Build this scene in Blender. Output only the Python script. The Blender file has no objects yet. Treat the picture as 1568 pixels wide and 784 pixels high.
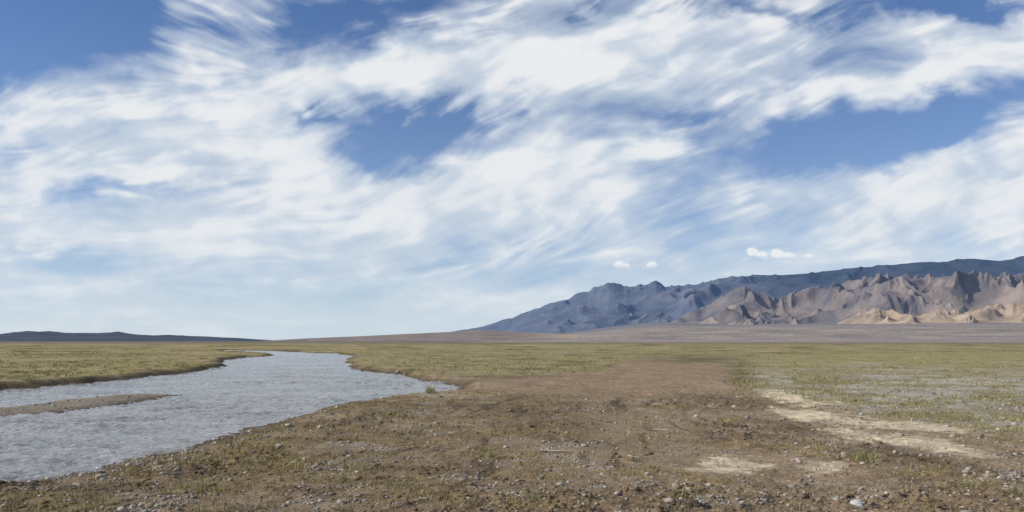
import bpy, math, random
import numpy as np
from mathutils import Vector, Matrix
rng=np.random.default_rng(7); random.seed(7)
EYE=2.2; WL=-0.3; F=1230.0; HZ=522.0; CX=784.0
# ---------------------------------------------------------------- noise
def _h(ix,iy,seed):
    a=(ix.astype(np.int64)*374761393+iy.astype(np.int64)*668265263+seed*974634777)&0xFFFFFFFF
    a=((a^(a>>13))*1274126177)&0xFFFFFFFF
    a=((a^(a>>15))*2246822519)&0xFFFFFFFF
    return (a^(a>>16))&0xFFFFFFFF
def perlin(x,y,seed=0):
    x0=np.floor(x);y0=np.floor(y);fx=x-x0;fy=y-y0
    def g(dx,dy):
        an=_h(x0+dx,y0+dy,seed)*(2*math.pi/4294967296.0)
        return np.cos(an)*(fx-dx)+np.sin(an)*(fy-dy)
    u=fx*fx*fx*(fx*(fx*6-15)+10);v=fy*fy*fy*(fy*(fy*6-15)+10)
    a=g(0,0);b=g(1,0);c=g(0,1);d=g(1,1)
    return ((a+(b-a)*u)+((c+(d-c)*u)-(a+(b-a)*u))*v)*1.5
def fbm(x,y,o=4,seed=0,gain=0.5):
    s=np.zeros_like(x);a=1.0;n=0
    for i in range(o):
        s+=a*perlin(x,y,seed+i*17);n+=a;a*=gain
        x,y=x*1.9+y*0.35+11.3,y*1.9-x*0.35+5.7
    return s/n
def ridged(x,y,o=6,seed=0,gain=0.5):
    s=np.zeros_like(x);a=1.0;n=0;w=np.ones_like(x)
    for i in range(o):
        r=1-np.abs(perlin(x,y,seed+i*13))*1.6
        r=np.clip(r,0,1)**2*w;w=np.clip(r*1.6,0,1)
        s+=a*r;n+=a;a*=gain
        x,y=x*1.85+y*0.4+3.1,y*1.85-x*0.4+7.9
    return s/n
def sst(a,b,x):
    t=np.clip((x-a)/(b-a),0,1);return t*t*(3-2*t)
def sdpoly(px,py,poly):
    """signed distance: + inside"""
    d=np.full(px.shape,1e18);ins=np.zeros(px.shape,bool);n=len(poly)
    for i in range(n):
        ax,ay=poly[i];bx,by=poly[(i+1)%n]
        ex,ey=bx-ax,by-ay;L=ex*ex+ey*ey+1e-12
        t=np.clip(((px-ax)*ex+(py-ay)*ey)/L,0,1)
        d=np.minimum(d,(px-ax-t*ex)**2+(py-ay-t*ey)**2)
        c=((ay>py)!=(by>py))
        with np.errstate(divide='ignore',invalid='ignore'):
            xi=ax+(py-ay)*ex/(ey if ey!=0 else 1e-9)
        ins^=c&(px<xi)
    d=np.sqrt(d);return np.where(ins,d,-d)
# image pixel coordinates (u, v), unprojected from the camera -> metres on the plain
def site(pts,h):
    return [((u-CX)/F*(h*F/(v-HZ)), h*F/(v-HZ)) for u,v in pts]
RIVER=site([(-900,860),(-250,775),(0,743),(110,729),(128,718),(180,708),(230,697),(290,683),(335,668),(370,655),(430,640),(480,628),(520,620),
 (560,613),(600,608),(660,603),(700,600),(718,596),(712,591),(690,588),(640,583),(610,575),(575,571),(545,566),(532,559),(528,553),(541,546),(520,541.5),(470,540),
 (425,537.5),(345,536),(330,538),(400,541),(425,544),(345,551),(338,556),(345,561),(300,569),(200,581),(100,589),(0,598),(-500,640),(-1400,700)],EYE-WL)
BAR=site([(-500,668),(-200,650),(0,641),(90,632),(150,625),(235,612),(275,605),(180,607),(60,617),(0,627),(-250,640)],EYE-WL)
def rsd(x,y):
    r=np.hypot(x,y)
    a=np.clip(r*0.012,0.14,0.9)
    wx=x+a*2.4*fbm(x/(a*9),y/(a*9),4,5);wy=y+a*2.4*fbm(x/(a*9),y/(a*9),4,55)
    s=-sdpoly(wx,wy,RIVER); b=sdpoly(wx,wy,BAR)
    return s,b
def uv(x,y):
    yy=np.maximum(y,0.5);return CX+F*x/yy, HZ+EYE*F/yy
def rough_zone(x,y):
    return sst(-0.25,0.35,fbm(x/4.5,y/6.5,4,33,0.55))
def terrain(x,y,full=False):
    r=np.hypot(x,y);az=np.arctan2(x,y)
    s,b=rsd(x,y);u,v=uv(x,y)
    near=1-sst(30,80,r);rz=0.3+0.9*rough_zone(x,y)
    und=0.12*fbm(x/13,y/13,3,1)+0.09*fbm(x/2.7,y/2.7,3,2)*(1-sst(60,200,r))
    rid=np.abs(perlin(x/0.9+fbm(x/2,y/2,2,9),y/0.5,21))
    rid2=np.abs(perlin(x/0.42+fbm(x/1,y/1,2,19),y/0.3,22))
    lump=0.5+0.5*fbm(x/4,y/4,2,31)
    fine=(0.055*fbm(x/0.55,y/0.55,4,3,0.64)*rz-0.045*(1-np.clip(rid*4,0,1))*sst(0.40,0.65,lump)*rz-0.025*(1-np.clip(rid2*4,0,1))*sst(0.45,0.7,lump)*rz)*near
    clod=0.060*sst(0.05,0.5,fbm(x/0.35,y/0.25,3,77))*near*rough_zone(x,y)
    land=und+fine+clod
    leftb=(1-sst(330,420,u))*(1-sst(606,616,v))
    w=np.where(leftb>0.5,1.1,2.6)*(1+0.6*fbm(x/5,y/5,3,14))
    w=np.where((u>400)&(v<590),1.2,w)
    tgt=land-WL+0.05*leftb
    z=np.where(s>0,WL+tgt*sst(-0.05,1,s/w*0.95)+0.02*np.clip(s,0,1),WL-np.clip(-s*0.25,0,0.6))
    zb=WL+np.clip(b*0.16,-0.4,0.13)+fine*np.clip(b,0,1)*0.7
    z=np.where(s<=0,np.maximum(z,np.where(b>-1.5,zb,-9)),z)
    fan=np.clip(r-2600,0,None)*0.0285*sst(math.radians(-3),math.radians(12),az)*sst(2600,5200,r)
    z=z+np.minimum(fan,420)*(1+0.12*fbm(x/2300,y/2300,3,91))
    if full:return z,s,b,u,v,r,az
    return z
# ---------------------------------------------------------------- colours on the plain
C=lambda *a:np.array(a)
def blend(col,c,m):
    return col+(np.asarray(c)-col)*m[:,None]
P_MID=[(380,523.5),(2600,523.5),(2600,529),(1100,545),(1040,548),(985,547),(962,556),(935,568),(850,572),(760,577),(700,577),(640,574),(600,567),(560,564),(532,556),(548,545),(430,536)]
P_RIGHT=[(1115,540),(1300,527),(3200,527),(3200,760),(1568,672),(1440,650),(1300,630),(1215,610),(1130,600),(1135,578)]
P_SAND=[[(1158,599),(1200,601),(1235,612),(1290,620),(1250,624),(1190,614)],[(1180,624),(1260,630),(1330,640),(1440,650),(1500,662),(1400,660),(1290,652),(1210,640)],
 [(1255,655),(1330,660),(1420,672),(1480,688),(1530,703),(1440,697),(1380,683),(1300,672)],
 [(1040,722),(1080,712),(1105,703),(1150,706),(1175,716),(1150,728),(1090,730)],[(1215,714),(1270,713),(1295,720),(1270,729),(1225,723)],[(610,603),(700,600),(760,606),(740,610),(650,610)]]
P_BARE=[(960,550),(1040,549),(1115,560),(1125,580),(1130,600),(1000,606),(900,606),(780,603),(735,598),(722,588),(800,580),(900,574),(950,568)]
def masks(x,y,s,b,u,v,r):
    wv=np.clip((v-HZ)*0.07,0.6,9);lr=np.log(r)
    n1=fbm(x/(0.05*r+0.3),lr*9,5,40,0.55);n2=fbm(x/(0.06*r+0.3),lr*11,5,60,0.55)
    f2=fbm(x/0.6,y/0.6,4,62,0.65)*(1-sst(25,70,r))
    uu=u+n1*40;vv=v+n2*wv*1.6
    pol=lambda P,k=3.2:sdpoly(uu,vv*k,[(p,q*k) for p,q in P])
    left=(1-sst(330,560,u+ n1*30))*(s>0)*(1-sst(604,616,v))
    left=np.maximum(left,(v<541)*(u<560)*(s>0)*1.0)
    mid=sst(-6,10,pol(P_MID));right=sst(-40,40,pol(P_RIGHT));bare=sst(-15,15,pol(P_BARE))
    sand=np.zeros_like(x)
    for P in P_SAND: sand=np.maximum(sand,sst(-10,10,sdpoly(u+n1*16,(v+n2*wv*0.6)*3.2,[(p,q*3.2) for p,q in P])+f2*34))
    sand[:]=np.where(v<612,sand*np.where(u<800,0.35,1),sand)
    return left,mid,right,bare,sand,n1,n2
def plain(x,y):
    z,s,b,u,v,r,az=terrain(x,y,True)
    left,mid,right,bare,sand,n1,n2=masks(x,y,s,b,u,v,r)
    L=fbm(x/7,y/7,4,70);M=fbm(x/1.3,y/1.3,4,71,0.6);Sx=fbm(x/0.22,y/0.22,3,72,0.7)*(1-sst(20,60,r))
    K=fbm(x/45,y/90,4,73);rz=rough_zone(x,y)
    far=fbm(u/160,(v-HZ)/2.0,4,74);far2=fbm(u/70,(v-HZ)/1.4,4,75)
    col=np.tile(C(0.295,0.218,0.140),(len(x),1))
    col=blend(col,C(0.150,0.108,0.066),rz*0.78)
    col=blend(col,C(0.37,0.29,0.195),sst(0.05,0.5,-L+0.3*M)*0.6)
    bank=sst(0.3,1.2,s)*(1-sst(3,14,s))*(v>598)
    col=blend(col,C(0.088,0.063,0.037),bank*sst(-0.25,0.3,M+0.4*L)*0.85)
    # wash lines of damp silt left by high water, parallel to the bank
    wl=fbm(s/0.55+0.6*fbm(x/1.5,y/3,3,161),y/6.0,4,160,0.6)
    wm=(1-sst(10,20,s+4*L))*sst(0.8,2.0,s)*(v>600)
    col=blend(col,C(0.085,0.061,0.038),sst(0.08,0.40,wl)*wm*0.75)
    gr=fbm(x/2.3,y/2.3,5,80,0.65)
    col=blend(col,C(0.240,0.182,0.075),sst(0.05,0.4,gr+0.25*bank)*0.5*(1-bare))
    col=blend(col,C(0.34,0.30,0.235),sst(0.15,0.45,fbm(x/1.8,y/1.8,5,81,0.7))*0.6*(1-bare))
    col=blend(col,C(0.300,0.212,0.132),bare*(0.85+0.2*M))
    rf=np.tile(C(0.31,0.262,0.168),(len(x),1))
    rf=blend(rf,C(0.235,0.212,0.088),sst(-0.25,0.2,n1+0.4*M)*0.8)
    grb=0.40*fbm(u/90,(v-HZ)/9,3,83)+0.34*np.exp(-((v-600)/26)**2)*sst(1240,1340,u)
    rf=blend(rf,C(0.41,0.37,0.30),sst(0.06,0.36,n2+grb)*0.85)
    rf=blend(rf,C(0.30,0.262,0.11),(1-sst(545,580,v))*0.8*sst(-0.45,0.2,far+0.2))
    col=col*(1-right[:,None])+rf*right[:,None]
    mg=np.tile(C(0.29,0.24,0.112),(len(x),1))
    mg=blend(mg,C(0.205,0.190,0.074),sst(-0.1,0.4,far+0.3*L)*0.8)
    mg=blend(mg,C(0.36,0.285,0.18),sst(-0.05,0.35,-far2+0.3*K)*0.75)
    mg=blend(mg,C(0.12,0.115,0.048),sst(0.12,0.4,fbm(u/60,(v-HZ)/3.0,3,85)+0.2*M)*0.75)
    col=col*(1-mid[:,None])+mg*mid[:,None]
    dg=np.exp(-((u-1065)/75)**2-((v-551)/7)**2)+np.exp(-((u-1135)/22)**2-((v-575)/22)**2)
    col=blend(col,C(0.125,0.12,0.05),np.clip(dg*1.1,0,1)*0.85*sst(-0.4,0.1,n1))
    lg=np.tile(C(0.30,0.245,0.110),(len(x),1))
    lg=blend(lg,C(0.19,0.172,0.063),sst(-0.1,0.35,fbm(u/120,(v-HZ)/5,4,86))*0.75)
    lg=blend(lg,C(0.38,0.31,0.19),sst(0.0,0.4,fbm(u/140,(v-HZ)/3,4,87))*0.7)
    lg=blend(lg,C(0.105,0.095,0.045),sst(0.15,0.4,fbm(u/90,(v-HZ)/2.2,3,88))*0.75)
    col=col*(1-left[:,None])+lg*left[:,None]
    strip=(1-sst(525,529,v))
    col=blend(col,C(0.155,0.14,0.085),strip*0.7*(1-sst(1800,2600,r)))
    strip2=np.exp(-((v-526.5)/1.3)**2)*sst(900,1100,u)
    col=blend(col,C(0.24,0.18,0.125),strip2*0.6)
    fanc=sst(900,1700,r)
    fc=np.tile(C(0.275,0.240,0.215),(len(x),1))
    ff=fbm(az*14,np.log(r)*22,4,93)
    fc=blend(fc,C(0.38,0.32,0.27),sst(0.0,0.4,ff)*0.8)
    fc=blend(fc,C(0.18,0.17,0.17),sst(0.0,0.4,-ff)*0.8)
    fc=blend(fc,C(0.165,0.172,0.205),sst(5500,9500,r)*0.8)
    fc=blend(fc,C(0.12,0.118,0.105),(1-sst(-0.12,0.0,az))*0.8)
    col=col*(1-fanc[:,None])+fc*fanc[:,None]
    col=blend(col,C(0.60,0.50,0.34),sand*np.clip(0.85+0.5*M+0.5*Sx,0,1))
    barm=((s<=0)&(b>-0.3)).astype(float)
    col=blend(col,C(0.25,0.21,0.16),barm)
    wet=(1-sst(0.05,1.5,s+0.5*M))*(1-barm)+barm*(1-sst(0.0,0.6,b))
    col=blend(col,C(0.070,0.050,0.032),np.clip(wet,0,1)*0.82)
    cut=(u<420)*(v<612)*(1-sst(0.3,0.8,s))*(s>-0.3)
    col=blend(col,C(0.080,0.060,0.040),cut*0.75)
    var=1+0.34*M+0.28*Sx+0.18*L
    col=col*np.clip(var,0.5,1.6)[:,None]
    green=np.clip(np.maximum.reduce([left,mid,right*sst(-0.3,0.3,n1+0.2)]),0,1)
    return z,col,green,dict(s=s,b=b,u=u,v=v,r=r,left=left,mid=mid,right=right,bare=bare,sand=sand,bank=bank,gr=gr,n1=n1,n2=n2,M=M,L=L,rz=rz,far=far,wash=sst(0.08,0.40,wl)*wm)
# ---------------------------------------------------------------- mesh helpers
def mesh_np(name,co,faces,mat=None,attrs=None,smooth=True):
    me=bpy.data.meshes.new(name);n=len(co);k=faces.shape[1];m=len(faces)
    me.vertices.add(n);me.vertices.foreach_set('co',np.ascontiguousarray(co,dtype=np.float32).ravel())
    me.loops.add(m*k);me.loops.foreach_set('vertex_index',np.ascontiguousarray(faces,dtype=np.int32).ravel())
    me.polygons.add(m);me.polygons.foreach_set('loop_start',np.arange(0,m*k,k,dtype=np.int32))
    me.polygons.foreach_set('loop_total',np.full(m,k,dtype=np.int32))
    if smooth: me.polygons.foreach_set('use_smooth',np.ones(m,dtype=bool))
    me.update(calc_edges=True)
    for an,av in (attrs or {}).items():
        if av.ndim==2:
            a=me.attributes.new(an,'FLOAT_COLOR','POINT')
            c=np.ones((n,4),np.float32);c[:,:3]=av;a.data.foreach_set('color',c.ravel())
        else:
            a=me.attributes.new(an,'FLOAT','POINT');a.data.foreach_set('value',av.astype(np.float32))
    o=bpy.data.objects.new(name,me);bpy.context.scene.collection.objects.link(o)
    if mat:me.materials.append(mat)
    return o
def gridfaces(nr,nc):
    i=np.arange((nr-1)*(nc-1));r=i//(nc-1);c=i%(nc-1);a=r*nc+c
    return np.stack([a,a+1,a+nc+1,a+nc],1)
class NT:
    def __init__(s,t):s.t=t;s.n=t.nodes;s.l=t.links
    def new(s,ty,**k):
        n=s.n.new(ty)
        for a,b in k.items():setattr(n,a,b)
        return n
    def put(s,sock,val):
        if isinstance(val,bpy.types.NodeSocket):s.l.new(val,sock)
        else:sock.default_value=val
    def m(s,op,a,b=None,c=None,clamp=False):
        n=s.new('ShaderNodeMath',operation=op,use_clamp=clamp);s.put(n.inputs[0],a)
        if b is not None:s.put(n.inputs[1],b)
        if c is not None:s.put(n.inputs[2],c)
        return n.outputs[0]
    def vm(s,op,a,b=None,sc=None):
        n=s.new('ShaderNodeVectorMath',operation=op);s.put(n.inputs[0],a)
        if b is not None:s.put(n.inputs[1],b)
        if sc is not None:s.put(n.inputs['Scale'],sc)
        return n.outputs['Value'] if op in('LENGTH','DOT_PRODUCT') else n.outputs['Vector']
    def noise(s,vec,scale,detail=4,rough=0.5,dist=0.0,out=0):
        n=s.new('ShaderNodeTexNoise');s.put(n.inputs['Vector'],vec);n.inputs['Scale'].default_value=scale
        n.inputs['Detail'].default_value=detail;n.inputs['Roughness'].default_value=rough;n.inputs['Distortion'].default_value=dist
        return n.outputs[out]
    def mapping(s,vec,loc=(0,0,0),rot=(0,0,0),scale=(1,1,1),ty='POINT'):
        n=s.new('ShaderNodeMapping',vector_type=ty);s.put(n.inputs[0],vec)
        n.inputs['Location'].default_value=loc;n.inputs['Rotation'].default_value=rot;n.inputs['Scale'].default_value=scale
        return n.outputs[0]
    def mr(s,v,a,b,c=0.0,d=1.0,ty='SMOOTHSTEP'):
        n=s.new('ShaderNodeMapRange',interpolation_type=ty);s.put(n.inputs[0],v)
        for i,q in enumerate((a,b,c,d)):n.inputs[1+i].default_value=q
        return n.outputs[0]
    def mix(s,f,a,b,bt='MIX'):
        n=s.new('ShaderNodeMix',data_type='RGBA',blend_type=bt);s.put(n.inputs[0],f)
        for i,q in((6,a),(7,b)):
            if isinstance(q,tuple) and len(q)==3:q=q+(1,)
            s.put(n.inputs[i],q)
        return n.outputs[2]
def newmat(name,rough=0.9,spec=0.2):
    m=bpy.data.materials.new(name);m.use_nodes=True;t=NT(m.node_tree);b=m.node_tree.nodes['Principled BSDF']
    b.inputs['Roughness'].default_value=rough;b.inputs['Specular IOR Level'].default_value=spec
    return m,t,b
# ---------------------------------------------------------------- materials
def mat_ground():
    m,t,b=newmat('ground_earth',0.95,0.1)
    a=t.new('ShaderNodeAttribute',attribute_name='Col').outputs['Color']
    p=t.new('ShaderNodeNewGeometry').outputs['Position']
    n1=t.noise(p,16,4,0.7);n2=t.noise(p,3.2,3,0.65)
    v=t.new('ShaderNodeTexVoronoi');t.l.new(p,v.inputs['Vector']);v.inputs['Scale'].default_value=16
    st=t.mr(v.outputs['Distance'],0.12,0.22,1.0,0.0)
    sep=t.new('ShaderNodeSeparateColor');t.l.new(v.outputs['Color'],sep.inputs[0])
    st=t.m('MULTIPLY',st,t.mr(sep.outputs[0],0.72,0.8))
    f=t.m('MULTIPLY',t.mr(n1,0.25,0.75,0.50,1.50,'LINEAR'),t.mr(n2,0.25,0.75,0.72,1.30,'LINEAR'))
    c=t.vm('SCALE',a,sc=f)
    c=t.mix(t.m('MULTIPLY',st,0.5),c,(0.38,0.33,0.26))
    t.l.new(c,b.inputs['Base Color'])
    bp=t.new('ShaderNodeBump');bp.inputs['Strength'].default_value=0.75;bp.inputs['Distance'].default_value=0.05
    h=t.m('ADD',t.m('ADD',n1,t.m('MULTIPLY',n2,1.2)),t.m('MULTIPLY',st,0.5));t.l.new(h,bp.inputs['Height']);t.l.new(bp.outputs[0],b.inputs['Normal'])
    return m
def mat_attr(name,rough=0.9,spec=0.2,nsc=None,amt=0.3,bump=0,bdist=1,air=None):
    m,t,b=newmat(name,rough,spec)
    c=t.new('ShaderNodeAttribute',attribute_name='Col').outputs['Color']
    if nsc:
        p=t.new('ShaderNodeNewGeometry').outputs['Position'];n=t.noise(p,nsc,4,0.65)
        c=t.vm('SCALE',c,sc=t.mr(n,0.25,0.75,1-amt,1+amt,'LINEAR'))
        if bump:
            bp=t.new('ShaderNodeBump');bp.inputs['Strength'].default_value=bump;bp.inputs['Distance'].default_value=bdist
            t.l.new(n,bp.inputs['Height']);t.l.new(bp.outputs[0],b.inputs['Normal'])
    t.l.new(c,b.inputs['Base Color'])
    if air:  # constant blue emission stands in for airlight haze on distant land
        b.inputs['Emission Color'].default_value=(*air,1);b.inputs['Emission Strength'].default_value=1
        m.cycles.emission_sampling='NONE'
    return m
# ---------------------------------------------------------------- ground
rs=[2.0]
while rs[-1]<70000:
    r=rs[-1]
    k=0.03 if r<6 else (max(0.0026,min(0.0003*r,0.0062)) if r<300 else (0.012 if r<1200 else 0.03))
    rs.append(r*(1+k))
rs=np.array(rs)
az=np.radians(np.concatenate([np.arange(-100,-38,1.0),np.arange(-38,38,0.075),np.arange(38,100.1,1.0)]))
R,A=np.meshgrid(rs,az,indexing='ij');X=(R*np.sin(A)).ravel();Y=(R*np.cos(A)).ravel()
Z=np.empty_like(X);COL=np.empty((len(X),3))
for i in range(0,len(X),200000):
    sl=slice(i,i+200000);z,c,g,d=plain(X[sl],Y[sl]);Z[sl]=z;COL[sl]=c
ground=mesh_np('ground',np.stack([X,Y,Z],1),gridfaces(len(rs),len(az))[:,::-1],mat_ground(),{'Col':COL})
# ---------------------------------------------------------------- river
rw=rs[(rs>3)&(rs<420)];aw=np.radians(np.concatenate([np.arange(-90,-38,0.5),np.arange(-38,2,0.085)]))
R,A=np.meshgrid(rw,aw,indexing='ij');X=(R*np.sin(A)).ravel();Y=(R*np.cos(A)).ravel()
s,b=rsd(X,Y)
c0,s0=math.cos(math.radians(28)),math.sin(math.radians(28))
xa=X*c0-Y*s0;ya=X*s0+Y*c0
gust=np.clip(0.8+0.9*fbm(X/9,Y/9,3,8),0.25,1.5)
wz=(0.095*fbm(xa/1.8+0.6*fbm(X/3,Y/3,2,8),ya/0.85,3,100,0.55)+0.05*(1-2*np.abs(perlin(xa/0.9,ya/0.5,101)))+0.02*(1-2*np.abs(perlin(xa/0.4+3,ya/0.22,102))))*gust
fw=gridfaces(len(rw),len(aw))[:,::-1];keep=(s[fw].min(axis=1)<0.8);fw=fw[keep]
used=np.unique(fw);remap=np.zeros(len(X),int);remap[used]=np.arange(len(used))
mw,t,bw=newmat('river_water',0.06,0.5)
p=t.new('ShaderNodeNewGeometry').outputs['Position']
pm=t.mapping(p,rot=(0,0,math.radians(28)),scale=(1,1.7,1))
n1=t.noise(pm,2.4,4,0.58,0.5);n2=t.noise(p,0.30,3,0.6)
bp=t.new('ShaderNodeBump');bp.inputs['Strength'].default_value=1.0;bp.inputs['Distance'].default_value=0.20
t.l.new(n1,bp.inputs['Height']);t.l.new(bp.outputs[0],bw.inputs['Normal'])
t.l.new(t.mix(t.mr(n2,0.35,0.65),(0.20,0.19,0.175),(0.31,0.295,0.27)),bw.inputs['Base Color'])
bw.inputs['IOR'].default_value=1.33
river=mesh_np('river_water',np.stack([X,Y,WL-0.01+wz*0.9],1)[used],remap[fw],mw)
# ---------------------------------------------------------------- mountains
def angs(pts):
    return np.array([math.atan((u-CX)/F) for u,v in pts]),np.array([(HZ-v)/math.hypot(F,u-CX) for u,v in pts])
def build_range(name,sky,a0,a1,na,r0,rc,r1,nr,scale,carve,seed,colf,mat,jag=0.03,base=-30,gain=0.55,power=1.0,elong=2.0,crest=0.2,jw=1.7,jf=None,bigamp=0.22):
    ba,be=angs(sky);aa=np.linspace(a0,a1,na);nf=int(nr*0.85)
    rr=np.concatenate([np.linspace(r0,rc,nf)[:-1],np.linspace(rc,r1,nr-nf+1)])
    R,A=np.meshgrid(rr,aa,indexing='ij');X=R*np.sin(A);Y=R*np.cos(A)
    T=np.where(R<rc,(R-r0)/(rc-r0),(r1-R)/(r1-rc))
    px=A*rc/scale;py=R/scale
    wx=px+0.45*fbm(px*0.8,py*0.8,4,seed+3);wy=py+0.45*fbm(px*0.8,py*0.8,4,seed+4)
    n=ridged(wx,wy/elong,7,seed,gain);n=n/np.percentile(n,99);n=np.clip(n,0,1.1)
    big=fbm(px/2.2,py/2.6,3,seed+9)
    T2=np.clip(T+bigamp*big*np.clip(4*T*(1-T),0,1),0,1)
    g=crest+(1-crest)*np.clip(1.25*(1-T2)+0.15,0,1)**0.8
    if jf is not None: g=g*(0.6+0.4*jf(aa))[None,:]
    prof=(T2**power)*(1-carve*(1-n)*g)
    tgt=np.interp(aa,ba,be)
    jn=(1-2.2*np.abs(fbm(aa*rc/scale*jw,aa*0+3.3,5,seed+31,0.62)));jn-=jn.mean()
    jn=jag*jn*(jf(aa) if jf else 1)
    tg_s=np.convolve(np.pad(tgt,20,mode='edge'),np.hanning(41)/np.hanning(41).sum(),'valid')
    Tq=sst(0.70,1.0,T)
    Hh=prof*rc*(tg_s[None,:]+(tgt-tg_s)[None,:]*Tq+tgt[None,:]*jn[None,:]*Tq)
    el=((Hh-EYE)/R).max(axis=0)
    want=tgt*(1+jn)
    ratio=np.where((want>2.5e-3)&(el>1e-3),want/np.maximum(el,1e-3),1.0)
    k=np.hanning(41);k/=k.sum();ratio=np.convolve(np.pad(ratio,20,mode='edge'),k,'valid')
    Zt=Hh*np.clip(ratio,0.5,1.8)[None,:]
    Zt=np.where(T<=0.0001,base,Zt)
    col=colf(X.ravel(),Y.ravel(),Zt.ravel(),n.ravel(),T.ravel(),A.ravel())
    return mesh_np(name,np.stack([X.ravel(),Y.ravel(),Zt.ravel()],1),gridfaces(len(rr),na)[:,::-1],mat,{'Col':col})
SKY_MAIN=[(560,523),(690,508),(740,500),(770,490),(785,487),(800,480),(825,472),(850,462),(868,459),(885,449),(900,446),(920,438),(940,431),(955,437),(975,438),(990,434),(1005,429),(1020,437),(1040,437),(1065,436),(1080,433),(1100,427),(1120,424),(1160,421),(1200,421),(1230,419),(1260,416),(1300,411),(1330,408),(1400,402),(1450,400),(1490,396),(1530,399),(1568,393),(1700,392),(1900,405),(2300,430)]
def c_main(x,y,z,n,T,a):
    f=fbm(x/900,y/900,5,300,0.6);c=np.tile(C(0.092,0.108,0.145),(len(x),1))  # bluish rock tones, distance haze mixed into the base colour
    c=blend(c,C(0.155,0.148,0.16),sst(0,0.4,f)*0.6);c=blend(c,C(0.050,0.064,0.098),sst(0.0,0.4,-f)*0.6)  # dark noise patches paint cloud shadow into the colour
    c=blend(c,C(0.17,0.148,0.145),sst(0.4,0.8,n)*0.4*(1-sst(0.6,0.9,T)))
    c=blend(c,C(0.036,0.048,0.072),sst(math.radians(12),math.radians(20),a)*0.9*sst(0.45,0.75,T))  # upper right ridge darkened in colour as painted cloud shadow
    c=blend(c,C(0.105,0.125,0.17),(1-sst(math.radians(2),math.radians(14),a))*0.6)  # left end paler and bluer, more haze put into the colour
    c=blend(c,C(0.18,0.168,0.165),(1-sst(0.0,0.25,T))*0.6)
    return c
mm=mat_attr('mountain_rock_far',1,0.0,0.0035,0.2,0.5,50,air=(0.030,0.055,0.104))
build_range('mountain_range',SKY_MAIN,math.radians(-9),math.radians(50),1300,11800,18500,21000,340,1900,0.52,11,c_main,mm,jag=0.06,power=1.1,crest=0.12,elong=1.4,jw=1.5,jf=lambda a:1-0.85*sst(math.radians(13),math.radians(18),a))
SKY_F1=[(960,523),(1020,499),(1055,478),(1075,472),(1095,461),(1112,450),(1128,441),(1140,438),(1155,447),(1185,457),(1200,455),(1222,446),(1245,440),(1262,441),(1290,431),(1320,427),(1350,421),(1372,425),(1390,421),(1440,424),(1470,418),(1500,417),(1530,422),(1568,418),(1700,410),(2100,420),(2300,430)]
def c_f1(x,y,z,n,T,a):
    f=fbm(x/500,y/500,5,310,0.6);c=np.tile(C(0.190,0.162,0.150),(len(x),1))
    c=blend(c,C(0.32,0.255,0.205),sst(0,0.4,f)*0.7);c=blend(c,C(0.090,0.090,0.108),sst(-0.05,0.4,-f)*0.8)  # tan rock variation; dark bluish patches are painted cloud shadow
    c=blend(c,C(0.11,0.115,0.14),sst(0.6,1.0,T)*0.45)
    c=blend(c,C(0.36,0.285,0.225),(1-sst(0.15,0.45,T))*0.65)
    return c
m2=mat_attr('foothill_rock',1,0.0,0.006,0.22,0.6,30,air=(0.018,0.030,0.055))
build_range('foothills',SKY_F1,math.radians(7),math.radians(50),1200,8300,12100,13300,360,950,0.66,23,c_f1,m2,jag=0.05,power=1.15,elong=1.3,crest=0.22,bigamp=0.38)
SKY_F2=[(1240,523),(1285,494),(1310,482),(1340,472),(1375,479),(1410,483),(1440,474),(1475,480),(1510,469),(1568,463),(1700,455),(2100,450),(2300,460)]
def c_f2(x,y,z,n,T,a):
    f=fbm(x/300,y/300,5,320,0.6);c=np.tile(C(0.34,0.262,0.195),(len(x),1))
    c=blend(c,C(0.45,0.355,0.26),sst(0,0.4,f)*0.7);c=blend(c,C(0.20,0.168,0.15),sst(0.0,0.4,-f)*0.7)
    return c
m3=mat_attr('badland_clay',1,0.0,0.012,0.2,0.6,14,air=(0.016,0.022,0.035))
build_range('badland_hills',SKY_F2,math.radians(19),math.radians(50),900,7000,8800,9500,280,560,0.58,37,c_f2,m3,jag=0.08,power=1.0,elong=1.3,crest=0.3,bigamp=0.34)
SKY_L=[(-600,505),(-200,508),(-50,511),(0,511),(40,507),(75,507),(100,510),(150,510),(180,508),(215,512),(260,513),(330,516),(400,519.5),(450,522),(520,525)]
c_l=lambda x,y,z,n,T,a:np.tile(C(0.065,0.073,0.09),(len(x),1))*(1+0.5*fbm(x/300,y/300,4,5))[:,None]
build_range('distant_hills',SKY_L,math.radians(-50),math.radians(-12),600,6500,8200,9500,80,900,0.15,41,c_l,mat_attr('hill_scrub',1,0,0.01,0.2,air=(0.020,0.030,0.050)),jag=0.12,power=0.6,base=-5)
SKY_M=[(370,524),(430,519.5),(500,517),(560,514.5),(640,510.5),(700,508),(735,505),(790,508),(850,511),(930,514),(1000,518),(1080,523)]
def c_m(x,y,z,n,T,a):
    f=fbm(a*25,z/5,4,330);c=np.tile(C(0.24,0.200,0.175),(len(x),1))
    c=blend(c,C(0.16,0.125,0.11),sst(0,0.3,f)*0.6);c=blend(c,C(0.42,0.33,0.24),np.exp(-((a-0.085)/0.05)**2)*sst(0.1,0.3,T)*0.8)
    return c
build_range('low_mesa',SKY_M,math.radians(-18),math.radians(14),500,3900,5000,6000,80,900,0.12,51,c_m,mat_attr('mesa_earth',1,0,0.02,0.2,air=(0.014,0.020,0.030)),jag=0.05,power=0.8,base=-5)
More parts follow.
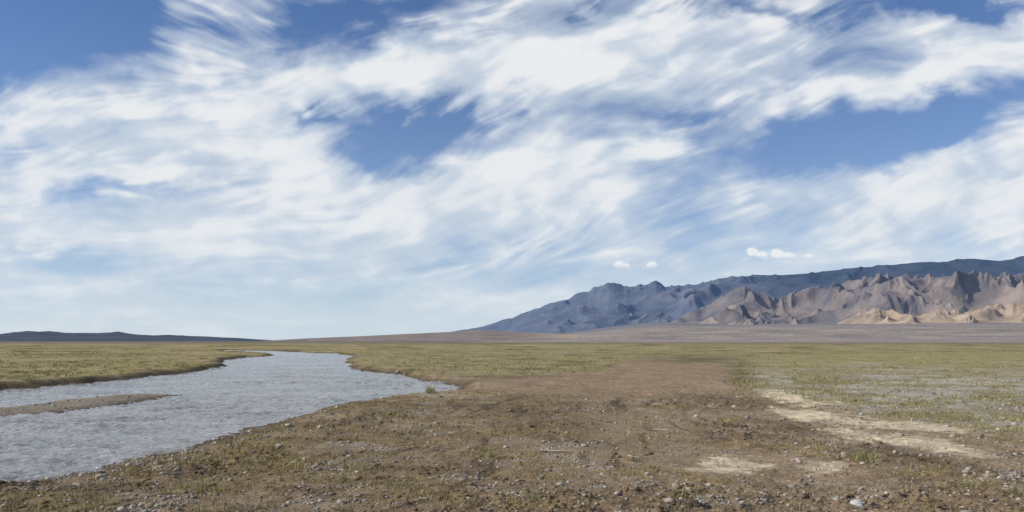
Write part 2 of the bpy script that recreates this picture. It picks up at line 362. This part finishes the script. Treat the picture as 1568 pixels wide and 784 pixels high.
# ---------------------------------------------------------------- scattering
def cand(n,v0,v1,a=1.0,u0=-250,u1=1820):
    u=rng.uniform(u0,u1,n);v=v0+(v1-v0)*rng.uniform(0,1,n)**a
    y=EYE*F/(v-HZ);return (u-CX)/F*y,y
def ico():
    import bmesh
    bm=bmesh.new();bmesh.ops.create_icosphere(bm,subdivisions=1,radius=1)
    v=np.array([q.co[:] for q in bm.verts]);f=np.array([[w.index for w in q.verts] for q in bm.faces]);bm.free();return v,f
IV,IF=ico()
def rocks(name,x,y,z,sz,col,mat,flat=0.6):
    n=len(x);jit=1+rng.uniform(-.22,.22,(n,len(IV),1))
    v=IV[None]*jit*np.stack([rng.uniform(.7,1.35,n),rng.uniform(.7,1.3,n),rng.uniform(.4,.8,n)*flat/0.6],1)[:,None,:]*sz[:,None,None]
    th=rng.uniform(0,6.28,n);c,s=np.cos(th)[:,None],np.sin(th)[:,None]
    vx=v[...,0]*c-v[...,1]*s+x[:,None];vy=v[...,0]*s+v[...,1]*c+y[:,None];vz=v[...,2]+(z+sz*0.2)[:,None]
    co=np.stack([vx,vy,vz],-1).reshape(-1,3);f=(IF[None]+np.arange(n)[:,None,None]*len(IV)).reshape(-1,3)
    return mesh_np(name,co,f,mat,{'Col':np.repeat(col,len(IV),0)},smooth=False)
mr_=mat_attr('river_stone',0.85,0.3,30,0.25)
x,y=cand(84000,560,800,0.7)
z,c,g,d=plain(x,y)
den=0.09+0.65*sst(0.05,0.4,fbm(x/1.8,y/1.8,5,81,0.7))+0.75*d['right']*(1-g*0.5)+0.3*((d['s']>0)&(d['s']<2.2))
den=np.where((d['s']<=0)&(d['b']>-0.1),0.7,den);den=np.where((d['s']<=0.05)&(d['b']<=-0.1),0,den);den*=(1-0.8*d['bare'])*(1-0.7*d['sand'])*(1-d['left'])
k=rng.uniform(0,1,len(x))<den
x,y,z=x[k],y[k],z[k];r=np.hypot(x,y);n=len(x)
sz=np.exp(rng.normal(0,0.58,n))*0.0080*(1+0.045*r)
tone=rng.uniform(0.15,0.46,n)[:,None]*(1+rng.normal(0,.04,(n,3)))*C(1.08,0.95,0.78)
rocks('gravel',x,y,z,np.clip(sz,0.004,0.08),tone,mr_)
x,y=cand(64000,590,800,0.8)
z,c,g,d=plain(x,y)
den=0.02+0.65*d['bank']*sst(-0.1,0.3,d['M']+0.4*d['L'])+0.45*sst(0.45,0.95,d['rz'])+0.35*d['wash']
k=(rng.uniform(0,1,len(x))<den)&(d['s']>0.25)&(d['bare']<.5)&(d['sand']<.4)&(d['left']<.3)
x,y,z,c=x[k],y[k],z[k],c[k];n=len(x)
sz=np.exp(rng.normal(0,0.6,n))*0.012*(1+0.035*np.hypot(x,y))
rocks('mud_clods',x,y,z-sz*0.25,np.clip(sz,0.005,0.08),c*rng.uniform(0.75,1.1,n)[:,None],mat_attr('dry_mud',0.95,0.1,40,0.25),0.55)
# grass
def blades(name,x,y,z,hgt,wid,nb,spread,colA,mat,lean=0.5):
    n=len(x);N=n*nb;rep=lambda q:np.repeat(q,nb,0)
    th=rng.uniform(0,6.28,N);ra=np.sqrt(rng.uniform(0,1,N))*rep(spread)
    bx=rep(x)+np.cos(th)*ra;by=rep(y)+np.sin(th)*ra;bz=rep(z)-0.01
    h=rep(hgt)*rng.uniform(.45,1.15,N);w=rep(wid)*rng.uniform(.6,1.3,N)
    ld=rng.uniform(0,6.28,N);lm=rng.uniform(0.05,lean,N)*h
    fa=rng.uniform(0,3.14,N);wx=np.cos(fa)*w;wy=np.sin(fa)*w
    lx=np.cos(ld)*lm;ly=np.sin(ld)*lm
    V=np.stack([np.stack([bx-wx,by-wy,bz],1),np.stack([bx+wx,by+wy,bz],1),
      np.stack([bx+wx*.7+lx*.35,by+wy*.7+ly*.35,bz+h*.6],1),np.stack([bx-wx*.7+lx*.35,by-wy*.7+ly*.35,bz+h*.6],1),
      np.stack([bx+lx,by+ly,bz+h],1)],1).reshape(-1,3)
    b=np.arange(N)[:,None]*5
    f=np.concatenate([b+np.array([[0,1,2]]),b+np.array([[0,2,3]]),b+np.array([[3,2,4]])],0)
    cc=rep(colA)*rng.uniform(.7,1.3,(N,1))
    return mesh_np(name,V,f,mat,{'Col':np.repeat(cc,5,0)},smooth=False)
mg=mat_attr('grass_blades',0.8,0.1)
x,y=cand(64000,529,800,1.25)
z,c,g,d=plain(x,y)
gz=np.maximum.reduce([d['left'],d['mid'],d['right']*0.9])
pt=sst(-0.35,0.25,fbm(x/(0.09*d['r']+1),np.log(d['r'])*7,4,44)+0.3*d['far'])
den=0.012+0.70*np.maximum(d['left'],d['mid'])*(0.2+0.8*pt)+0.50*d['right']*sst(-0.15,0.3,d['n1']+0.4*d['M'])+0.20*sst(0.12,0.4,d['gr']+0.3*d['bank'])
dg=np.exp(-((d['u']-1135)/25)**2-((d['v']-580)/22)**2);den+=dg*0.8
den*=(1-0.97*d['bare']*(1-dg))*(1-0.9*d['sand'])
k=(rng.uniform(0,1,len(x))<den)&(d['s']>0.5)
x,y,z=x[k],y[k],z[k];r=np.hypot(x,y);n=len(x);gz=gz[k][:,None]
pick=rng.uniform(0,1,n)[:,None]
cg=np.where(pick<0.5,C(0.29,0.255,0.105),np.where(pick<0.70,C(0.18,0.185,0.065),C(0.42,0.35,0.20)))
cb_=np.where(pick<0.6,C(0.29,0.215,0.10),np.where(pick<0.8,C(0.22,0.195,0.085),C(0.40,0.32,0.18)))
cg=cg*gz+cb_*(1-gz)
h=np.clip(0.03+0.0022*r,0.035,0.13)*np.exp(rng.normal(0,.3,n))
blades('grass',x,y,z,h,0.0018+0.00022*r,9,0.03+0.0035*r,cg,mg)
x,y=cand(6000,545,790,0.8)
z,c,g,d=plain(x,y)
den=0.03+0.30*d['right']+0.22*sst(0.2,0.5,d['gr']+0.3*d['bank'])
k=(rng.uniform(0,1,len(x))<den)&(d['s']>0.5)&(d['bare']<.5)
x,y,z=x[k],y[k],z[k];n=len(x)
pick=rng.uniform(0,1,n)[:,None]
blades('weeds',x,y,z,rng.uniform(.06,.19,n),0.0020+0.0001*y,22,0.05+rng.uniform(0,.07,n),np.where(pick<0.5,C(0.23,0.225,0.09),C(0.38,0.32,0.16)),mg,0.9)
def shrub(x,y,hh,rad,col,nb=260):
    zz=terrain(np.array([x]),np.array([y]))[0]
    m=9;th=rng.uniform(0,6.28,m);q=rng.uniform(0,rad*.9,m)
    return blades('shrub',x+np.cos(th)*q,y+np.sin(th)*q,np.full(m,zz),hh*rng.uniform(.4,1.1,m),np.full(m,0.008*hh/0.3),nb//m,np.full(m,rad*.3),np.tile(col,(m,1))*rng.uniform(.7,1.3,(m,1)),mg,1.1)
for u,v,hh,rad,cl in[(658,603,.34,.28,C(.40,.35,.20)),(545,568,.30,.6,C(.10,.15,.035)),(563,569,.32,.9,C(.09,.14,.035)),(583,570,.25,.7,C(.13,.16,.05)),(612,572,.3,.4,C(.14,.13,.07)),
  (1322,712,.24,.40,C(.28,.28,.11)),(1490,748,.16,.30,C(.28,.28,.11)),(765,702,.13,.26,C(.28,.26,.10)),(742,690,.12,.24,C(.28,.25,.10)),(330,756,.08,.25,C(.30,.25,.11)),(1045,770,.12,.2,C(.26,.23,.10)),(860,735,.10,.3,C(.28,.24,.11)),(280,742,.08,.3,C(.3,.26,.12))]:
    yy=EYE*F/(v-HZ);shrub((u-CX)/F*yy,yy,hh,rad,cl,260 if v<650 else 140)
def stone(u,v,s,tone):
    yy=EYE*F/(v-HZ);xx=(u-CX)/F*yy
    import bmesh
    bm=bmesh.new();bmesh.ops.create_icosphere(bm,subdivisions=3,radius=1)
    sd=rng.uniform(0,99)
    from mathutils import noise as mn
    sx,sy,szz=s*rng.uniform(.9,1.3),s*rng.uniform(.8,1),s*.6
    for q in bm.verts:
        f=1+0.35*mn.noise(q.co*1.1+Vector((sd,0,0)))+0.1*mn.noise(q.co*3+Vector((sd,0,0)))
        q.co=Vector((q.co.x*sx*f,q.co.y*sy*f,max(q.co.z,-.6)*szz*f))
    me=bpy.data.meshes.new('stone');bm.to_mesh(me);bm.free()
    a=me.attributes.new('Col','FLOAT_COLOR','POINT')
    for e in a.data:e.color=(*tone,1)
    for p_ in me.polygons:p_.use_smooth=True
    me.materials.append(mr_);o=bpy.data.objects.new('stone',me);bpy.context.scene.collection.objects.link(o)
    o.location=(xx,yy,terrain(np.array([xx]),np.array([yy]))[0]+s*.2);o.rotation_euler[2]=rng.uniform(0,6)
for a_ in[(1312,777,.085,(.50,.48,.45)),(1232,757,.03,(.3,.28,.26)),(1205,697,.035,(.33,.3,.27)),(960,767,.03,(.3,.28,.25)),(610,567,.22,(.25,.23,.21)),(621,569,.16,(.3,.27,.24)),(1110,752,.03,(.35,.3,.25)),(560,770,.04,(.22,.2,.18)),(212,716,.05,(.3,.28,.26)),(1400,730,.03,(.3,.29,.27))]:stone(*a_)
def stick(u,v,L,ang,rad=0.013):
    yy=EYE*F/(v-HZ);xx=(u-CX)/F*yy;cu=bpy.data.curves.new('driftwood','CURVE');cu.dimensions='3D';cu.bevel_depth=rad;cu.bevel_resolution=2;cu.use_fill_caps=True
    def sp(pts,r0,r1):
        s_=cu.splines.new('POLY');s_.points.add(len(pts)-1)
        for i,p_ in enumerate(pts):s_.points[i].co=(*p_,1);s_.points[i].radius=r0+(r1-r0)*i/(len(pts)-1)
    pts=[]
    for i in range(9):
        t_=i/8-.5;px=xx+math.cos(ang)*L*t_+rng.normal(0,.008);py=yy+math.sin(ang)*L*t_+math.sin(i)*.012
        pts.append((px,py,terrain(np.array([px]),np.array([py]))[0]+.04))
    sp(pts,1.2,.5);q=pts[5];sp([q,(q[0]+.05,q[1]+.03,q[2]+.04),(q[0]+.1,q[1]+.05,q[2]+.06)],.6,.3)
    o=bpy.data.objects.new('driftwood',cu);bpy.context.scene.collection.objects.link(o);cu.materials.append(mwood)
mwood,t,bb=newmat('weathered_wood',.8,.2)
p=t.new('ShaderNodeNewGeometry').outputs['Position'];t.l.new(t.mix(t.noise(p,25,4),(0.30,.24,.17),(.66,.56,.43)),bb.inputs['Base Color'])
stick(853,697,.62,-.15,.021);stick(970,709,.28,-.9,.014);stick(770,704,.22,.3,.010);stick(640,745,.3,.8,.008);stick(430,735,.35,.2,.008);stick(1010,662,.4,2.6,.012)
# ---------------------------------------------------------------- sky: clear air in the world, cloud deck as a distant shell
SA,SE=math.radians(-100),math.radians(34)
W=bpy.data.worlds.new('World');bpy.context.scene.world=W;W.use_nodes=True;t=NT(W.node_tree)
bg=W.node_tree.nodes['Background'];bg.inputs['Strength'].default_value=0.1
sk=t.new('ShaderNodeTexSky',sky_type='NISHITA');sk.sun_disc=False;sk.sun_elevation=SE;sk.sun_rotation=SA
sk.altitude=1200;sk.air_density=1.0;sk.dust_density=0.6;sk.ozone_density=2.5
d_=t.new('ShaderNodeTexCoord').outputs['Generated'];sp=t.new('ShaderNodeSeparateXYZ');t.l.new(d_,sp.inputs[0])
eln=t.m('MAXIMUM',sp.outputs[2],0.0)
base=t.vm('MULTIPLY',sk.outputs[0],(0.53,0.76,1.06))
haze=t.m('EXPONENT',t.m('MULTIPLY',eln,-7.5))
base=t.mix(t.m('MULTIPLY',haze,0.88),base,(6.0,7.0,7.8))
ov=t.m('MULTIPLY',t.mr(t.noise(d_,2.2,2,0.5),0.35,0.65),t.mr(eln,0.52,0.68,0.0,0.7))
base=t.mix(ov,base,(7.5,7.8,8.3))
t.l.new(base,bg.inputs['Color'])
dA=0.066;naz=int(104/dA);nel=int(36/dA)
aa=np.radians(np.linspace(-52,52,naz));ee=np.radians(np.linspace(-0.3,36,nel))
E_,A_=np.meshgrid(ee,aa,indexing='ij')
U=CX+F*np.tan(A_);V=HZ-np.tan(E_)*F/np.cos(A_)
DIR=[(50,110,40),(150,160,38),(220,40,-30),(320,60,-25),(450,130,25),(400,190,8),(700,60,14),(950,20,35),(930,120,6),(1150,80,14),(1150,150,20),(1350,130,8),(1500,60,-22),(1450,20,15),(600,215,50),(700,200,35),(250,250,12),(100,300,6),(60,200,25),(300,350,4),(200,420,2),
 (700,290,28),(880,240,22),(1200,250,14),(1400,200,18),(1350,300,45),(1500,300,20),(700,440,5),(1100,350,20),(1400,400,5),(850,350,30),(500,400,3)]
num1=np.zeros_like(U);num2=np.zeros_like(U)
for u_,v_,a_ in DIR:
    w_=np.exp(-((U-u_)**2+(1.6*(V-v_))**2)/(2*95**2))+1e-7;num1+=w_*math.cos(math.radians(a_));num2+=w_*math.sin(math.radians(a_))
TH=np.arctan2(num2,num1)+0.7*fbm(U/130,V/90,4,401)
cx_,cy_=np.cos(TH),np.sin(TH)
def samp(f,i,j):
    i=np.clip(i,0,f.shape[0]-1.001);j=np.clip(j,0,f.shape[1]-1.001);i0=i.astype(int);j0=j.astype(int);fi=i-i0;fj=j-j0
    return (f[i0,j0]*(1-fi)+f[i0+1,j0]*fi)*(1-fj)+(f[i0,j0+1]*(1-fi)+f[i0+1,j0+1]*fi)*fj
I0,J0=np.meshgrid(np.arange(nel,dtype=float),np.arange(naz,dtype=float),indexing='ij')
def lic(f,n,st):
    out=f.copy();
    for sgn in(1,-1):
        i,j=I0.copy(),J0.copy()
        for k in range(n):
            i+=sgn*st*samp(cy_,i,j);j+=sgn*st*samp(cx_,i,j);out+=samp(f,i,j)*(1-k/n)
    return out/(1+ (n+1))
def norm(f):return (f-f.mean())/f.std()
fine=norm(lic(norm(fbm(U/8,V/6,3,411,0.7)),12,1.3))
med=norm(lic(norm(fbm(U/30,V/17,5,412,0.65)),14,2.2))
big=norm(fbm(U/170,V/85,4,413,0.5))
wa=fbm(U/120,V/80,4,415);wb=fbm(U/120,V/80,4,416)
praw=norm(fbm(U/125+0.7*wa,V/60+0.7*wb,7,414,0.52))
puff=norm(0.7*praw+norm(lic(praw,18,3.0)))
p2=norm(fbm(U/34+0.9*wa,V/20+0.9*wb,5,417,0.6));puff2=norm(0.6*p2+norm(lic(p2,7,2.0)))
w1=fbm(U/210,V/130,3,421);w2=fbm(U/210,V/130,3,422);w3=fbm(U/60,V/40,6,423,0.58);w4=fbm(U/60,V/40,6,424,0.58)
Uq=U+w1*60+w3*40;Vq=V+w2*30+w4*26
Uq=Uq+cx_*med*6;Vq=Vq-cy_*med*6
BL=[
(70,40,210,80,10,-1.5),(150,15,70,55,0,-.35),(545,28,140,32,10,-1.0),(430,75,60,22,40,-.3),(610,205,105,42,0,-1.25),(570,262,70,22,-15,-.6),(480,185,50,12,-10,-.5),(740,195,50,16,10,-.35),
(180,290,190,17,5,-.7),(60,395,140,20,-4,-.60),(30,235,60,12,10,-.35),(1190,238,170,28,10,-.55),(1400,185,230,34,9,-1.15),(1170,135,80,20,15,-.5),(1060,185,80,16,15,-.5),(1460,10,150,20,-5,-1.1),(1180,20,110,14,0,-.6),(1000,8,60,10,10,-.3),
(1300,235,120,20,12,-.35),(900,10,60,14,30,-.35),(680,425,320,26,3,-.28),(330,450,260,18,3,-.24),(960,340,150,36,20,-.30),(1180,330,160,40,10,-.24),(500,330,60,16,10,-.2),(840,180,60,12,10,-.2),(720,395,120,20,10,-.2),
(285,35,70,50,-40,.22),(590,125,230,34,9,.50),(740,70,190,34,12,.38),(930,95,240,40,4,.36),(320,175,220,46,6,.35),(430,235,170,50,-8,.38),(210,210,160,30,10,.25),(720,305,130,40,12,.40),
(860,245,160,30,8,.36),(1340,120,240,24,4,.42),(1500,60,120,28,-8,.30),(1040,40,160,24,6,.22),(1450,300,230,46,12,.34),(40,310,90,22,5,.45),(260,370,260,32,3,.22),(450,300,150,40,0,.24),(1540,362,40,16,0,.5),(1350,290,50,26,-50,.15),(760,360,200,26,5,.12),(100,450,200,26,0,.10),(20,190,55,9,0,.35),(1700,300,120,60,0,.2),(-200,250,200,100,10,.3),
(350,330,380,110,0,.16),(1000,300,420,70,6,.20)]
D=np.full(U.shape,0.60)
for u_,v_,ru,rv,ro,am in BL:
    a=math.radians(ro);du,dv=Uq-u_,-(Vq-v_);p_=(du*math.cos(a)+dv*math.sin(a))/ru;q_=(-du*math.sin(a)+dv*math.cos(a))/rv
    D+=am*np.exp(-(p_*p_+q_*q_))
Dm=D.copy()
low=sst(360,460,V)
edge=np.exp(-((Dm-0.35)/0.38)**2)
fib=sst(-0.8,0.9,norm(fbm(U/110,V/70,3,440)))
D+=0.06*big+0.115*puff*(1-0.3*low)+0.034*puff2*(1-0.5*low)+(0.020+0.072*edge*fib)*med*(1-0.3*low)+(0.006+0.028*edge*fib)*fine*(1-0.5*low)
alpha=0.97*sst(-0.12,1.0,D)
haze=np.exp(-np.clip(E_,0,None)*7.0)
white=sst(0.55,1.30,D+0.10*puff+0.05*puff2+0.025*med)
shade=sst(-0.6,1.8,-puff+0.6*big-0.3*puff2)
c_lo=C(0.62,0.695,0.79);c_hi=C(0.855,0.865,0.88);c_sh=C(0.50,0.59,0.70)
CC=c_lo+(c_hi-c_lo)*white[...,None];CC=CC+(c_sh-CC)*(0.52*shade*(1-0.6*white))[...,None]
CC=CC+(C(0.69,0.76,0.815)-CC)*(haze*0.75)[...,None]
alpha=alpha*(1-0.25*sst(0.60,1.0,haze))
cn=fbm(U/9,V/7,4,431,0.6);cum=np.zeros_like(U)
for u_,v_,ru,rv,am in[(948,406,9,8,1),(958,408,9,6,1),(998,406,10,7,1),(988,410,9,4,.9),(966,411,16,3,.6),(1030,412,16,2,.45),(1152,385,11,8,1),(1165,389,16,6,.95),(1190,388,13,9,1),(1204,391,16,6,1),(1238,392,14,4,.75),(1140,397,26,4,.7),(1312,386,22,3,.35),(1180,396,44,4,.7)]:
    cum=np.maximum(cum,am*np.exp(-(((U-u_)/ru)**2+((V-v_)/rv)**2)))
cum=sst(0.25,0.70,cum+0.30*cn)
lit=sst(-1.5,5,(396-V)*(U>1070)+(409-V)*(U<=1070)+4*cn)[...,None]
ccum=C(0.60,0.67,0.78)*(1-lit)+C(0.90,0.905,0.915)*lit
CC=CC*(1-cum[...,None])+ccum*cum[...,None];alpha=np.maximum(alpha,cum*0.85)
fade=sst(0,math.radians(4),math.radians(52)-np.abs(A_))*sst(0,math.radians(5),math.radians(36)-E_)
alpha=np.clip(alpha*fade,0,1)
RC=60000.
co_=np.stack([RC*np.cos(E_)*np.sin(A_),RC*np.cos(E_)*np.cos(A_),RC*np.sin(E_)],-1).reshape(-1,3)
ms=bpy.data.materials.new('cloud_deck');ms.use_nodes=True;t=NT(ms.node_tree)
for n_ in list(t.n):
    if n_.type!='OUTPUT_MATERIAL':t.n.remove(n_)
out=[n_ for n_ in t.n if n_.type=='OUTPUT_MATERIAL'][0]
em=t.new('ShaderNodeEmission');t.l.new(t.new('ShaderNodeAttribute',attribute_name='Col').outputs['Color'],em.inputs[0])
tr=t.new('ShaderNodeBsdfTransparent');mx=t.new('ShaderNodeMixShader')
t.l.new(t.new('ShaderNodeAttribute',attribute_name='Cover').outputs['Fac'],mx.inputs[0]);t.l.new(tr.outputs[0],mx.inputs[1]);t.l.new(em.outputs[0],mx.inputs[2]);t.l.new(mx.outputs[0],out.inputs[0])
ms.cycles.emission_sampling='NONE'
mesh_np('sky',co_,gridfaces(nel,naz),ms,{'Col':CC.reshape(-1,3),'Cover':alpha.ravel()})
# ---------------------------------------------------------------- sun + camera
sl=bpy.data.lights.new('sun','SUN');sl.energy=3.9;sl.angle=math.radians(0.6);sl.color=(1,0.93,0.82)
so=bpy.data.objects.new('sun',sl);bpy.context.scene.collection.objects.link(so)
sv=Vector((math.sin(SA)*math.cos(SE),math.cos(SA)*math.cos(SE),math.sin(SE)));so.rotation_euler=sv.to_track_quat('Z','Y').to_euler()
cm=bpy.data.cameras.new('camera');cm.sensor_width=36;cm.lens=36*F/1568;cm.shift_y=(HZ-392)/1568;cm.clip_start=0.1;cm.clip_end=150000
co=bpy.data.objects.new('camera',cm);bpy.context.scene.collection.objects.link(co);co.location=(0,0,EYE);co.rotation_euler=(math.radians(90),0,0)
sc=bpy.context.scene;sc.camera=co
sc.view_settings.view_transform='Standard';sc.view_settings.look='None';sc.view_settings.exposure=0
